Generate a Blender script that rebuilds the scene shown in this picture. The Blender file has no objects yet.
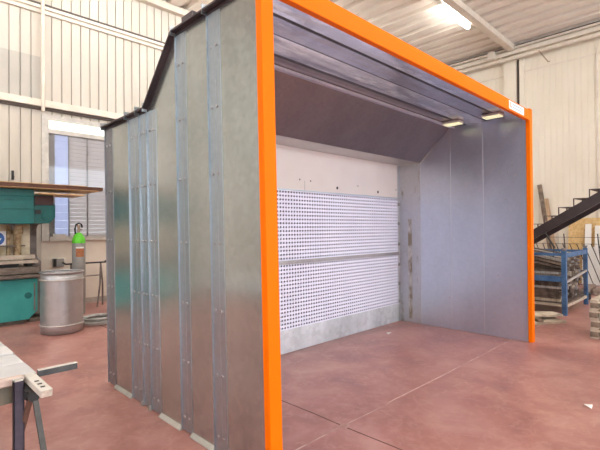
import bpy, math, random
from mathutils import Vector, Matrix
random.seed(7)
S = bpy.context.scene
COL = S.collection
pi = math.pi

# ---------------------------------------------------------------- mesh builder
class MB:
    def __init__(s): s.v = []; s.f = []; s.sm = []
    def add(s, vs, fs, smooth=False):
        o = len(s.v); s.v += [tuple(v) for v in vs]
        s.f += [tuple(i + o for i in f) for f in fs]; s.sm += [smooth] * len(fs); return s
    def box(s, x0, x1, y0, y1, z0, z1, M=None):
        vs = [Vector((x, y, z)) for x in (x0, x1) for y in (y0, y1) for z in (z0, z1)]
        if M is not None: vs = [M @ v for v in vs]
        return s.add(vs, [(0, 1, 3, 2), (4, 6, 7, 5), (0, 4, 5, 1), (2, 3, 7, 6), (0, 2, 6, 4), (1, 5, 7, 3)])
    def cbox(s, x0, x1, y0, y1, z0, z1, c, M=None):
        """box with chamfered edges all round (c = chamfer)"""
        vs = []; fs = []
        xs, ys, zs = (x0, x1), (y0, y1), (z0, z1)
        idx = {}
        def P(i, j, k, a):
            key = (i, j, k, a)
            if key not in idx:
                p = [xs[i], ys[j], zs[k]]
                sg = [(1, -1)[i], (1, -1)[j], (1, -1)[k]]
                for q in range(3):
                    if q != a: p[q] += sg[q] * c
                idx[key] = len(vs); vs.append(Vector(p))
            return idx[key]
        R = (0, 1)
        for i in R: fs.append([P(i, 0, 0, 0), P(i, 1, 0, 0), P(i, 1, 1, 0), P(i, 0, 1, 0)][::(-1 if i == 0 else 1)])
        for j in R: fs.append([P(0, j, 0, 1), P(1, j, 0, 1), P(1, j, 1, 1), P(0, j, 1, 1)][::(1 if j == 0 else -1)])
        for k in R: fs.append([P(0, 0, k, 2), P(1, 0, k, 2), P(1, 1, k, 2), P(0, 1, k, 2)][::(-1 if k == 0 else 1)])
        for i in R:
            for j in R: fs.append([P(i, j, 0, 0), P(i, j, 1, 0), P(i, j, 1, 1), P(i, j, 0, 1)])
        for i in R:
            for k in R: fs.append([P(i, 0, k, 0), P(i, 1, k, 0), P(i, 1, k, 2), P(i, 0, k, 2)])
        for j in R:
            for k in R: fs.append([P(0, j, k, 1), P(1, j, k, 1), P(1, j, k, 2), P(0, j, k, 2)])
        for i in R:
            for j in R:
                for k in R: fs.append([P(i, j, k, 0), P(i, j, k, 1), P(i, j, k, 2)])
        if M is not None: vs = [M @ v for v in vs]
        return s.add(vs, fs)
    def prism(s, poly, axis, a0, a1):
        """poly: list of 2-tuples in the plane perpendicular to axis"""
        n = len(poly)
        def mk(p, a):
            if axis == 0: return (a, p[0], p[1])
            if axis == 1: return (p[0], a, p[1])
            return (p[0], p[1], a)
        vs = [mk(p, a0) for p in poly] + [mk(p, a1) for p in poly]
        fs = [tuple(range(n)), tuple(range(2 * n - 1, n - 1, -1))]
        fs += [(i, i + n, (i + 1) % n + n, (i + 1) % n) for i in range(n)]
        return s.add(vs, fs)
    def cyl(s, p0, p1, r, seg=14, r2=None, cap=True):
        p0 = Vector(p0); p1 = Vector(p1); r2 = r if r2 is None else r2
        d = (p1 - p0).normalized(); a = d.orthogonal().normalized(); b = d.cross(a)
        c = [(math.cos(2 * pi * i / seg), math.sin(2 * pi * i / seg)) for i in range(seg)]
        s.add([p0 + (a * x + b * y) * r for x, y in c] + [p1 + (a * x + b * y) * r2 for x, y in c],
              [(i, (i + 1) % seg, (i + 1) % seg + seg, i + seg) for i in range(seg)], True)
        if cap:
            s.add([p0 + (a * x + b * y) * r for x, y in c], [tuple(range(seg))[::-1]])
            s.add([p1 + (a * x + b * y) * r2 for x, y in c], [tuple(range(seg))])
        return s
    def lathe(s, c, prof, seg=32, closed=False):
        """prof: (r, z) pairs turned round the vertical through c"""
        n = len(prof); vs = []; fs = []
        for i in range(seg):
            a = 2 * pi * i / seg
            for r, z in prof: vs.append((c[0] + r * math.cos(a), c[1] + r * math.sin(a), c[2] + z))
        m = n if closed else n - 1
        for i in range(seg):
            j = (i + 1) % seg
            for k in range(m): fs.append((i * n + k, j * n + k, j * n + (k + 1) % n, i * n + (k + 1) % n))
        return s.add(vs, fs, True)
    def tube(s, pts, r, seg=8):
        pts = [Vector(p) for p in pts]; n = len(pts); vs = []; fs = []
        up = Vector((0.13, 0.21, 1)).normalized()
        for i, p in enumerate(pts):
            d = (pts[min(i + 1, n - 1)] - pts[max(i - 1, 0)]).normalized()
            a = d.cross(up).normalized(); b = d.cross(a)
            for k in range(seg):
                t = 2 * pi * k / seg; vs.append(p + a * math.cos(t) * r + b * math.sin(t) * r)
        for i in range(n - 1):
            for k in range(seg):
                q = (k + 1) % seg; fs.append((i * seg + k, i * seg + q, (i + 1) * seg + q, (i + 1) * seg + k))
        s.add(vs, fs, True); s.add(vs[:seg], [tuple(range(seg))]); s.add(vs[-seg:], [tuple(range(seg))[::-1]])
        return s
    def bar(s, p0, p1, w, t, up=(0, 0, 1)):
        """rectangular bar between two points: w across, t along up"""
        p0 = Vector(p0); p1 = Vector(p1); d = p1 - p0; L = d.length; d.normalize()
        a = d.cross(Vector(up)).normalized(); b = a.cross(d)
        M = Matrix((( d.x, a.x, b.x, p0.x), (d.y, a.y, b.y, p0.y), (d.z, a.z, b.z, p0.z), (0, 0, 0, 1)))
        return s.box(0, L, -w / 2, w / 2, -t / 2, t / 2, M)

def world_loc(o):
    p = Vector((0, 0, 0))
    while o is not None: p += o.location; o = o.parent
    return p

def booth_lean(v):
    k = max(0.0, 1 - v[0] / 4.7)
    return (v[0] - .0056 * (v[2] - 1.6) * k, v[1] + .0155 * (v[2] - 1.6) * k, v[2])

def obj(name, mb, mat, parent=None, lean=False, bevel=0):
    me = bpy.data.meshes.new(name)
    vs = mb.v
    if lean: vs = [booth_lean(v) for v in vs]
    off = world_loc(parent) if parent else Vector((0, 0, 0))
    vs = [(v[0] - off.x, v[1] - off.y, v[2] - off.z) for v in vs]
    me.from_pydata(vs, [], mb.f)
    me.polygons.foreach_set('use_smooth', mb.sm)
    import bmesh
    b = bmesh.new(); b.from_mesh(me); bmesh.ops.recalc_face_normals(b, faces=b.faces); b.to_mesh(me); b.free()
    me.materials.append(mat); me.update()
    o = bpy.data.objects.new(name, me); COL.objects.link(o)
    if parent: o.parent = parent
    if bevel:
        m = o.modifiers.new('bevel', 'BEVEL'); m.width = bevel; m.segments = 2; m.limit_method = 'ANGLE'
    return o

def tag(o, label, cat, group=None):
    o['label'] = label; o['category'] = cat
    if group: o['group'] = group
    return o
def thing(name, label, cat, loc, group=None):
    o = bpy.data.objects.new(name, None); o.location = loc; o.empty_display_size = .1
    COL.objects.link(o); return tag(o, label, cat, group)
def struct(name, mb, mat, parent=None):
    o = obj(name, mb, mat, parent)
    if not parent: o['kind'] = 'structure'
    return o
def copy_tree(o, parent=None):
    c = o.copy(); COL.objects.link(c); c.parent = parent
    for ch in list(o.children): copy_tree(ch, c)
    return c

# ---------------------------------------------------------------- materials
def mat(name, col, rough=.5, metal=0, spec=None):
    m = bpy.data.materials.new(name); m.use_nodes = True
    b = m.node_tree.nodes['Principled BSDF']
    b.inputs['Base Color'].default_value = (*col, 1); b.inputs['Roughness'].default_value = rough
    b.inputs['Metallic'].default_value = metal
    if spec is not None: b.inputs['Specular IOR Level'].default_value = spec
    return m
def N(m, t, **k):
    n = m.node_tree.nodes.new(t)
    for a, v in k.items():
        if a in n.inputs: n.inputs[a].default_value = v
        else: setattr(n, a, v)
    return n
def LK(m, a, b): m.node_tree.links.new(a, b)
def ramp(m, fac, stops):
    r = N(m, 'ShaderNodeValToRGB'); e = r.color_ramp.elements
    while len(e) < len(stops): e.new(.5)
    for el, (p, c) in zip(e, stops): el.position = p; el.color = (*c, 1) if len(c) == 3 else c
    LK(m, fac, r.inputs['Fac']); return r
def coords(m, scale=(1, 1, 1)):
    t = N(m, 'ShaderNodeTexCoord'); p = N(m, 'ShaderNodeMapping'); p.inputs['Scale'].default_value = scale
    LK(m, t.outputs['Object'], p.inputs['Vector']); return p.outputs['Vector']
def noisy(name, c0, c1, rough=.6, metal=0, scale=6, stretch=(1, 1, 1), bump=0, lo=.35, hi=.65, detail=6, spec=None, r1=None):
    m = mat(name, c0, rough, metal, spec); b = m.node_tree.nodes['Principled BSDF']
    n = N(m, 'ShaderNodeTexNoise', Scale=scale, Detail=detail, Roughness=.6); LK(m, coords(m, stretch), n.inputs['Vector'])
    r = ramp(m, n.outputs['Fac'], [(lo, c0), (hi, c1)]); LK(m, r.outputs['Color'], b.inputs['Base Color'])
    if r1 is not None:
        q = ramp(m, n.outputs['Fac'], [(lo, (rough,) * 3), (hi, (r1,) * 3)]); LK(m, q.outputs['Color'], b.inputs['Roughness'])
    if bump:
        bp = N(m, 'ShaderNodeBump', Strength=bump, Distance=.02); LK(m, n.outputs['Fac'], bp.inputs['Height']); LK(m, bp.outputs['Normal'], b.inputs['Normal'])
    return m
def galv(name, c0, c1, r0=.25, r1=.4, spangle=26, wave=.15, wscale=1.2, stretch=(1, 1, .35), metal=.92, stain_sheen=None, dist=.05):
    """zinc-coated sheet: flake pattern, faint waviness, optional stains or painted reflection patches"""
    m = mat(name, c0, r0, metal); b = m.node_tree.nodes['Principled BSDF']
    v = N(m, 'ShaderNodeTexVoronoi', Scale=spangle); LK(m, coords(m), v.inputs['Vector'])
    n = N(m, 'ShaderNodeTexNoise', Scale=1.6, Detail=5, Roughness=.5); LK(m, coords(m, stretch), n.inputs['Vector'])
    mx = N(m, 'ShaderNodeMix', data_type='FLOAT'); mx.inputs[0].default_value = .85
    LK(m, v.outputs['Color'], mx.inputs[2]); LK(m, n.outputs['Fac'], mx.inputs[3])
    r = ramp(m, mx.outputs[0], [(.33, c0), (.66, c1)])
    out = r.outputs['Color']
    if stain_sheen:
        n2 = N(m, 'ShaderNodeTexNoise', Scale=stain_sheen[1], Detail=8, Roughness=.7); LK(m, coords(m, stain_sheen[2]), n2.inputs['Vector'])
        f = ramp(m, n2.outputs['Fac'], [(stain_sheen[3], (0, 0, 0)), (stain_sheen[3] + .09, (1, 1, 1))])
        mm = N(m, 'ShaderNodeMix', data_type='RGBA'); LK(m, f.outputs['Color'], mm.inputs[0]); LK(m, out, mm.inputs[6])
        mm.inputs[7].default_value = (*stain_sheen[0], 1); out = mm.outputs[2]
    LK(m, out, b.inputs['Base Color'])
    q = ramp(m, mx.outputs[0], [(.2, (r0,) * 3), (.8, (r1,) * 3)]); LK(m, q.outputs['Color'], b.inputs['Roughness'])
    n3 = N(m, 'ShaderNodeTexNoise', Scale=wscale, Detail=1); LK(m, coords(m, stretch), n3.inputs['Vector'])
    bp = N(m, 'ShaderNodeBump', Strength=wave, Distance=dist); LK(m, n3.outputs['Fac'], bp.inputs['Height']); LK(m, bp.outputs['Normal'], b.inputs['Normal'])
    return m
def emit(name, col, s):
    m = mat(name, col, .5); b = m.node_tree.nodes['Principled BSDF']
    b.inputs['Emission Color'].default_value = (*col, 1); b.inputs['Emission Strength'].default_value = s; return m

CREAM = noisy('cream_paint', (.80, .735, .62), (.86, .80, .69), .55, scale=1.5, detail=5)
CREAM2 = noisy('cream_cladding', (.545, .50, .425), (.60, .55, .475), .5, scale=2, stretch=(1, 1, .3))
GREYED = noisy('grey_cream_cladding', (.43, .405, .355), (.47, .44, .39), .5, scale=2)
WALLR = noisy('right_wall_paint', (.76, .70, .57), (.82, .765, .645), .5, scale=1.3, stretch=(1, 1, .4))
BEAM = noisy('beam_paint', (.68, .61, .51), (.78, .72, .62), .5, scale=5, detail=8)
DARKGAP = mat('dark_gap', (.09, .07, .06), .8)
CEIL = noisy('ceiling_sheet', (.84, .785, .70), (.88, .83, .75), .42, scale=2, metal=.0)
LOWWALL = noisy('low_wall_render', (.74, .68, .58), (.80, .74, .64), .7, scale=4)
PLINTH = noisy('plinth', (.38, .33, .29), (.50, .45, .40), .7, scale=8)
GALV_L = galv('galvanised_outer_panel', (.43, .485, .485), (.63, .685, .68), .19, .255, wave=.10, dist=.05)
GALV_RIB = galv('galvanised_rib', (.40, .475, .525), (.53, .61, .67), .285, .34, spangle=30, wave=0)
GALV_IN = galv('galvanised_inner_panel', (.54, .585, .67), (.64, .68, .77), .285, .37, wave=.10)
GALV_ROOF = galv('galvanised_roof_sheet', (.50, .48, .55), (.72, .71, .80), .16, .24, spangle=8, wave=.30, wscale=2.0, stretch=(.5, 3.0, 1), stain_sheen=((.88, .87, .92), 2.2, (.7, 2.6, 1), .50))  # pale patches paint the bright reflections of a wobbly sheet
GALV_ROOFD = galv('galvanised_roof_dark_reflection', (.30, .27, .32), (.52, .50, .58), .16, .25, spangle=8, wave=.30, wscale=2.0, stretch=(.4, 3.0, 1), stain_sheen=((.72, .70, .76), 2.6, (.7, 3, 1), .60))  # darker copy of the roof sheet: dark reflection band put into the colour
GALV_ROOFB = galv('galvanised_roof_brown_reflection', (.28, .22, .23), (.40, .33, .34), .2, .26, spangle=8, wave=.2, wscale=2.0, stretch=(.35, 3.6, 1))  # brownish copy of the roof sheet: reflection band put into the colour
GALV_SLOPE = galv('galvanised_sloping_sheet', (.29, .29, .315), (.37, .37, .40), .30, .42, wave=.1)
GALV_STAIN = galv('stained_rear_strip', (.50, .51, .53), (.62, .63, .66), .35, .5, stain_sheen=((.30, .27, .22), 3, (2, 2, .5), .57), wave=.1)
GALV_KICK = galv('galvanised_kick_plate', (.50, .53, .55), (.82, .85, .88), .45, .6, spangle=16, wave=.1, metal=.6)
GALV_BASE = galv('galvanised_base_angle', (.50, .51, .47), (.66, .66, .62), .4, .55, spangle=40, wave=.05, metal=.7)
GALV_DRUM = galv('galvanised_drum_sheet', (.40, .40, .405), (.58, .58, .585), .36, .5, spangle=12, wave=.2, metal=.8)
BOLT = mat('zinc_bolt', (.55, .56, .58), .35, .9)
ORANGE = mat('orange_paint', (.95, .185, .0), .5, spec=.1)
DSTEEL_SHADE = noisy('dark_flange_shade', (.055, .045, .05), (.09, .075, .08), .45, scale=5, metal=.3)  # flange underside's dark reflection is put into the colour; lug and channels share it
FILTER = noisy('white_filter_board', (.80, .81, .94), (.85, .86, .98), .75, scale=3)
DARKCH = mat('plenum_interior', (.05, .045, .06), .9)
HEADER = noisy('cream_header_enamel', (.78, .71, .66), (.82, .755, .70), .22, scale=2)
HOLE = mat('hole_dark', (.03, .025, .02), .8)
STICK = mat('sticker_white', (.86, .86, .86), .4)
STICKG = mat('sticker_print', (.40, .50, .60), .5)
STICKO = mat('sticker_orange_mark', (.80, .22, .05), .5)
TEAL = noisy('teal_paint', (.008, .115, .112), (.014, .155, .148), .42, scale=4)
TEALB = noisy('teal_bed_paint', (.03, .29, .27), (.05, .35, .32), .45, scale=3, stretch=(1, 1, .6))
GREASE = noisy('greasy_steel', (.12, .095, .075), (.24, .20, .165), .5, scale=6, metal=.35, stretch=(1, 1, 3))
RAIL = noisy('worn_rail_steel', (.36, .30, .24), (.50, .43, .34), .5, scale=8)
BEIGE = noisy('stained_beige_panel', (.40, .30, .14), (.66, .60, .46), .6, scale=4, detail=8)
RUST = noisy('rusty_column', (.17, .09, .035), (.42, .33, .19), .6, scale=9, lo=.4, hi=.6)
FRAMEG = noisy('side_frame_paint', (.15, .125, .115), (.25, .215, .20), .55, scale=5)
BROWNSH = noisy('brown_sheet', (.075, .025, .012), (.15, .06, .03), .5, scale=4)
TANSH = noisy('tan_edge', (.56, .37, .17), (.70, .50, .26), .6, scale=5)
BLUESIGN = mat('sign_blue', (.02, .12, .42), .4)
GREEN = mat('green_shoulder', (.13, .66, .03), .4)
GREYCYL = noisy('cylinder_grey', (.27, .275, .26), (.35, .355, .34), .45, scale=5)
ORLAB = noisy('cylinder_label', (.36, .13, .05), (.48, .20, .09), .6, scale=20)
BRASS = mat('brass', (.42, .33, .24), .4, .5)
BLACK = mat('black_paint', (.02, .02, .02), .5)
CABLE = noisy('cable_grey', (.44, .46, .44), (.68, .70, .67), .5, scale=14)
WOOD = noisy('timber', (.40, .26, .15), (.58, .42, .27), .7, scale=5, stretch=(3, 3, .4))
WOODL = noisy('pale_pallet_wood', (.42, .35, .26), (.68, .60, .48), .8, scale=7, detail=8)
WOODD = noisy('weathered_wood', (.13, .095, .07), (.32, .25, .18), .8, scale=7, detail=8)
OSB = noisy('osb_sheet', (.60, .38, .14), (.80, .58, .29), .7, scale=16, detail=10)
WHITEB = noisy('white_board', (.82, .80, .75), (.88, .86, .81), .5, scale=2)
BLUEC = noisy('blue_crate_paint', (.03, .09, .20), (.07, .16, .32), .5, scale=5, detail=8)
SCRAP = noisy('scrap_steel', (.05, .035, .03), (.20, .15, .12), .5, scale=9, metal=.2)
SCRAPL = noisy('bright_offcut', (.42, .40, .38), (.62, .60, .57), .45, scale=9, metal=.4)
WIRE = mat('dark_wire', (.06, .04, .035), .6)
STAIRM = noisy('stair_stringer_paint', (.030, .020, .022), (.052, .036, .038), .4, scale=3)
LEGM = noisy('blue_grey_leg', (.045, .04, .06), (.10, .09, .12), .4, scale=6, metal=.3)
LEGR = noisy('rusty_leg', (.12, .06, .045), (.20, .12, .09), .5, scale=6)
LEGG = noisy('grey_leg', (.055, .055, .048), (.10, .10, .09), .5, scale=6)
SLATM = galv('zinc_slat', (.54, .54, .54), (.70, .70, .70), .45, .55, spangle=12, wave=.15, metal=.35, stretch=(.4, 2, 1))
BUMPW = noisy('worn_bumper', (.50, .38, .31), (.72, .60, .53), .6, scale=9)
OLIVE = noisy('olive_steel', (.13, .12, .085), (.22, .20, .15), .45, scale=5)
RAILW = noisy('pale_side_rail', (.54, .51, .45), (.66, .63, .56), .5, scale=8)
RAILE = noisy('grimy_rail_end', (.38, .32, .25), (.58, .50, .42), .6, scale=30)
ALU = noisy('window_frame_metal', (.46, .435, .395), (.60, .57, .52), .45, scale=7, metal=.1)
SHUT = noisy('roller_shutter', (.74, .69, .67), (.80, .755, .735), .6, scale=2)
SHUTD = noisy('shutter_guide', (.42, .40, .38), (.48, .46, .44), .6, scale=2)
PIPEM = noisy('painted_pipe', (.66, .60, .50), (.76, .70, .60), .45, scale=3)
LAMP = emit('fluorescent_tube', (1, .98, .94), 21)
LAMPS = emit('booth_lamp_glass', (.80, .80, .50), .35)
LAMPH = mat('lamp_housing', (.70, .67, .60), .45)
DEBRIS = noisy('dusty_rubble', (.22, .17, .14), (.44, .35, .29), .9, scale=18)

# glass, translucent panels
GLASS = bpy.data.materials.new('window_glass'); GLASS.use_nodes = True
nt = GLASS.node_tree; nt.nodes.clear()
o_ = nt.nodes.new('ShaderNodeOutputMaterial'); g_ = nt.nodes.new('ShaderNodeBsdfGlossy'); t_ = nt.nodes.new('ShaderNodeBsdfTransparent')
f_ = nt.nodes.new('ShaderNodeFresnel'); mi = nt.nodes.new('ShaderNodeMixShader'); g_.inputs['Roughness'].default_value = .03
t_.inputs['Color'].default_value = (.95, .95, .95, 1)
nt.links.new(f_.outputs[0], mi.inputs[0]); nt.links.new(t_.outputs[0], mi.inputs[1]); nt.links.new(g_.outputs[0], mi.inputs[2]); nt.links.new(mi.outputs[0], o_.inputs[0])
def translucent(name, col, tcol, f=.6):
    m = bpy.data.materials.new(name); m.use_nodes = True; nt = m.node_tree; nt.nodes.clear()
    o = nt.nodes.new('ShaderNodeOutputMaterial'); d = nt.nodes.new('ShaderNodeBsdfDiffuse'); t = nt.nodes.new('ShaderNodeBsdfTranslucent'); x = nt.nodes.new('ShaderNodeMixShader')
    d.inputs[0].default_value = (*col, 1); t.inputs[0].default_value = (*tcol, 1); x.inputs[0].default_value = f
    nt.links.new(d.outputs[0], x.inputs[1]); nt.links.new(t.outputs[0], x.inputs[2]); nt.links.new(x.outputs[0], o.inputs[0]); return m
FROST = translucent('frosted_pane', (.85, .83, .76), (.98, .96, .86), .85)
BLUEP = translucent('bluish_pane', (.66, .68, .78), (.60, .63, .74), .5)

# floor: pink-red resin, worn and blotched, with joints
def floor_material():
    m = mat('red_resin_floor', (.42, .18, .14), .35); b = m.node_tree.nodes['Principled BSDF']
    c = coords(m)
    n1 = N(m, 'ShaderNodeTexNoise', Scale=.55, Detail=4, Roughness=.5); LK(m, c, n1.inputs['Vector'])
    n2 = N(m, 'ShaderNodeTexNoise', Scale=1.7, Detail=8, Roughness=.58, Distortion=.5); LK(m, c, n2.inputs['Vector'])
    n3 = N(m, 'ShaderNodeTexNoise', Scale=9, Detail=8, Roughness=.65, Distortion=1.2); LK(m, c, n3.inputs['Vector'])
    r1 = ramp(m, n2.outputs['Fac'], [(.30, (.325, .142, .128)), (.5, (.445, .206, .174)), (.70, (.56, .315, .28))])
    r3 = ramp(m, n3.outputs['Fac'], [(.48, (0, 0, 0)), (.75, (.6, .6, .6))])
    mm = N(m, 'ShaderNodeMix', data_type='RGBA'); LK(m, r3.outputs['Color'], mm.inputs[0]); LK(m, r1.outputs['Color'], mm.inputs[6]); mm.inputs[7].default_value = (.60, .37, .31, 1)
    r0 = ramp(m, n1.outputs['Fac'], [(.35, (.90, .84, .86)), (.65, (1.06, 1.06, 1.02))])
    mu = N(m, 'ShaderNodeMix', data_type='RGBA', blend_type='MULTIPLY'); mu.inputs[0].default_value = 1
    LK(m, mm.outputs[2], mu.inputs[6]); LK(m, r0.outputs['Color'], mu.inputs[7])
    LK(m, mu.outputs[2], b.inputs['Base Color'])
    q = ramp(m, n2.outputs['Fac'], [(.2, (.285,) * 3), (.8, (.42,) * 3)]); LK(m, q.outputs['Color'], b.inputs['Roughness'])
    return m
FLOOR = floor_material()
JLIGHT = noisy('worn_joint', (.40, .22, .18), (.66, .50, .44), .6, scale=5, detail=8)
JDARK = noisy('dark_joint', (.10, .05, .04), (.20, .10, .08), .7, scale=6)

# ---------------------------------------------------------------- setting
XL, XR, YF, YB, HC = -12.0, 12.63, -13.0, 8.08, 7.3
struct('floor', MB().box(XL, XR + .3, YF, YB + .3, -.12, 0), FLOOR)
def joint(name, pts, w, m):
    mb = MB()
    for (x0, y0), (x1, y1) in zip(pts, pts[1:]): mb.bar((x0, y0, .0008), (x1, y1, .0008), w, .0016)
    struct(name, mb, m)
random.seed(3)
joint('trim_1', [(-6 + i * .35, .27 + random.uniform(-.008, .008)) for i in range(54)], .011, JLIGHT)
joint('trim_2', [(.955 + random.uniform(-.006, .006) , -9 + i * .4) for i in range(42)], .010, JDARK)
patch = MB(); patch.add([(.955 + r * math.cos(a), .262 + .8 * r * math.sin(a), .0022) for a, r in [(i * pi / 6, random.uniform(.03, .065)) for i in range(12)]], [tuple(range(12))])
struct('trim_3', patch, JLIGHT)

def grooved(x0, x1, z0, z1, y, pitch=.19, gw=.022, gd=.04, off=.132):
    """vertical cladding boards with open joints, facing -y"""
    pts = [(x0, y)]; k = math.ceil((x0 - off) / pitch + .1)
    while off + k * pitch < x1 - .02:
        c = off + k * pitch
        if c > x0 + .02: pts += [(c - gw / 2, y), (c - gw / 2 + .002, y + gd), (c + gw / 2 - .002, y + gd), (c + gw / 2, y)]
        k += 1
    pts += [(x1, y), (x1, y + .2), (x0, y + .2)]
    return MB().prism(pts, 2, z0, z1)
wb = MB()
for g in (grooved(XL, .69, 0, 4.2, YB), grooved(.69, 3.3, 4.02, 4.2, YB), grooved(3.3, XR, 0, 4.2, YB),
          grooved(XL, -.9, 4.2, 6.2, YB), grooved(.685, XR, 4.2, 6.2, YB), grooved(-.9, .685, 5.2, 6.2, YB), grooved(XL, XR, 6.2, HC + .2, YB)):
    wb.add(g.v, g.f)
struct('wall_back', wb, CREAM2)
gp = grooved(-.9, .685, 4.2, 5.2, YB + .002); struct('wall_back_panel', gp, GREYED)
struct('wall_back_low', MB().box(.69, 3.3, YB, YB + .2, .12, 1.39), LOWWALL)
struct('baseboard_back', MB().box(.3, 3.3, YB - .015, YB + .2, 0, .12), PLINTH)
# window with frame, transom pane, shutter and glass
w = struct('window_1', MB().box(.69, .82, YB - .05, YB + .12, 1.39, 4.02).box(.82, 3.3, YB - .05, YB + .12, 3.93, 4.02)
           .box(.82, 3.3, YB - .04, YB + .12, 3.64, 3.73).box(.82, 3.3, YB - .09, YB + .12, 1.39, 1.48).box(3.2, 3.3, YB - .05, YB + .12, 1.48, 3.93)
           .box(.88, 1.14, YB - .085, YB - .03, 1.48, 1.53), ALU)
obj('transom_pane', MB().box(.82, 3.2, YB + .03, YB + .04, 3.73, 3.93), FROST, w)
sh = MB()
z = 1.48
while z < 3.63:
    for a, b in ((1.235, 1.60), (1.62, 3.2)):
        sh.prism([(YB + .055, z), (YB + .051, z + .008), (YB + .051, z + .076), (YB + .055, z + .084), (YB + .07, z + .084), (YB + .07, z)], 0, a, b)
    z += .086
obj('shutter', sh, translucent('backlit_shutter', (.74, .69, .67), (.62, .585, .57), .42), w)
obj('shutter_guide', MB().box(.82, .955, YB + .05, YB + .08, 1.48, 3.64).box(1.22, 1.235, YB + .03, YB + .08, 1.48, 3.64).box(1.60, 1.62, YB + .035, YB + .08, 1.48, 3.64), SHUTD, w)
bp_ = MB(); z = 1.48
while z < 3.6:
    bp_.box(.955, 1.079, YB + .05, YB + .06, z, z + .168).box(1.079, 1.22, YB + .05, YB + .06, z, z + .168); z += .17
obj('bluish_strip', bp_, BLUEP, w)  # pale bluish translucent strip beside the shutter slats
obj('glass_pane', MB().box(.82, 3.2, YB + .01, YB + .016, 1.48, 3.64), GLASS, w)
# rails on the back wall
struct('trim_4', MB().box(XL, XR, YB - .09, YB, 4.16, 4.30), BEAM)
struct('trim_5', MB().box(XL, XR, YB - .05, YB, 4.10, 4.155), DARKGAP)
struct('trim_6', MB().box(XL, XR, YB - .10, YB, 6.18, 6.24).box(XL, XR, YB - .05, YB, 6.10, 6.18), BEAM)
struct('trim_7', MB().box(XL, XR, YB - .09, YB, 6.245, 6.29), DARKGAP)
struct('trim_8', MB().box(XL, XR, YB - .16, YB, 7.12, 7.28), BEAM)
struct('wall_conduit', MB().cyl((.70, YB - .125, 4.05), (.70, YB - .125, 7.12), .035), PIPEM)  # vertical painted conduit pipe fixed to the wall
tag(obj('wall_hook', MB().box(.17, .21, YB - .03, YB, 2.62, 2.80).cyl((.19, YB - .03, 2.64), (.19, YB - .10, 2.68), .015), BLACK), 'small black hook on cream cladding above the press brake', 'hook')
so = thing('socket_box', 'small grey and black socket box on the low wall above the galvanised drum', 'socket', (.94, YB - .07, .86))
obj('housing', MB().cbox(.89, 1.10, YB - .08, YB, .84, 1.02, .008), GREYCYL, so); obj('cover', MB().box(.89, .945, YB - .10, YB - .08, .85, 1.01), BLACK, so)

# ceiling of trapezoidal sheet, ribs along y
pts = []; x = XL
while x < XR:
    pts += [(x, HC), (x + .30, HC), (x + .325, HC + .12), (x + .475, HC + .12)]; x += .5
pts += [(x, HC), (x, HC + .2), (XL, HC + .2)]
struct('ceiling', MB().prism([p for p in pts], 1, YF, YB + .2), CEIL)
bm_ = MB()
for y in (-8.5, -2.7, 2.94):
    bm_.box(XL, XR, y - .16, y - .04, 7.10, 7.29).box(XL, XR, y + .05, y + .10, 7.18, 7.29).box(XL, XR, y - .19, y - .01, 7.085, 7.10)
struct('trim_9', bm_, BEAM)

# right wall: wide panels with shallow profile, pillar, rails
pts = [(YF, XR)]; y = YF; k = 0
while y < YB:
    pts += [(y + .13, XR), (y + .135, XR + .010), (y + .155, XR + .010), (y + .16, XR)]; y += .16
pts += [(YB, XR), (YB, XR + .25), (YF, XR + .25)]
struct('wall_right', MB().add([(q, p, 0) for p, q in pts] + [(q, p, HC + .1) for p, q in pts],
       [tuple(range(len(pts))), tuple(range(2 * len(pts) - 1, len(pts) - 1, -1))] + [(i, i + len(pts), (i + 1) % len(pts) + len(pts), (i + 1) % len(pts)) for i in range(len(pts))]), WALLR)
struct('trim_10', MB().box(XR - .14, XR, 2.78, 3.14, 0, 6.85), WALLR)
struct('trim_11', MB().box(XR - .03, XR, 2.69, 2.775, 0, 6.85), DARKGAP)
struct('trim_12', MB().box(XR - .10, XR, 2.55, 2.69, 0, 6.85), WALLR)
struct('trim_13', MB().box(XR - .04, XR, .66, .70, 0, 6.6), BEAM)
struct('trim_14', MB().box(XR - .30, XR, YF, YB, 6.97, 7.07).box(XR - .18, XR, YF, YB, 7.07, 7.14).box(XR - .26, XR, YF, YB, 7.14, 7.21), BEAM)
struct('trim_15', MB().box(XR - .12, XR, YF, YB, 7.21, 7.29), DARKGAP)
struct('trim_16', MB().box(XR - .02, XR, YF, YB, 6.42, 6.45), BEAM)
pp = thing('ceiling_pipe', 'long cream pipe running high along the right wall under the rails', 'pipe', (XR - .28, 0, 6.86))
obj('pipe_run', MB().cyl((XR - .28, YF + .5, 6.86), (XR - .28, YB - .3, 6.86), .055, 16), PIPEM, pp)
for y in (3.15, 5.9, .2, -2.6): obj('pipe_clamp', MB().cyl((XR - .28, y, 6.86), (XR - .28, y + .05, 6.86), .075, 16).box(XR - .29, XR - .27, y + .005, y + .045, 6.86, 6.975), PIPEM, pp)
tag(obj('junction_box', MB().cbox(XR - .5, XR - .31, 3.30, 3.50, 6.93, 7.17, .015), PIPEM), 'square cream junction box under the ceiling beam end at the right wall', 'box')
for (y, l) in ((2.06, 'dark metal bracket rod hanging below the ceiling pipe right of the pillar'), (4.62, 'dark metal bracket rod hanging below the ceiling pipe left of the pillar')):
    tag(obj('pipe_bracket', MB().bar((XR - .34, y, 6.84), (XR - .16, y - .2, 6.50), .03, .02).bar((XR - .16, y - .2, 6.50), (XR, y - .2, 6.56), .02, .02), BRASS), l, 'bracket')
struct('wall_front', MB().box(XL, -5, YF - .2, YF, 0, HC + .1).box(-5, XR, YF - .2, YF, 5.8, HC + .1).box(3.6, 4.2, YF - .2, YF, 0, 5.8), CREAM)
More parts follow.
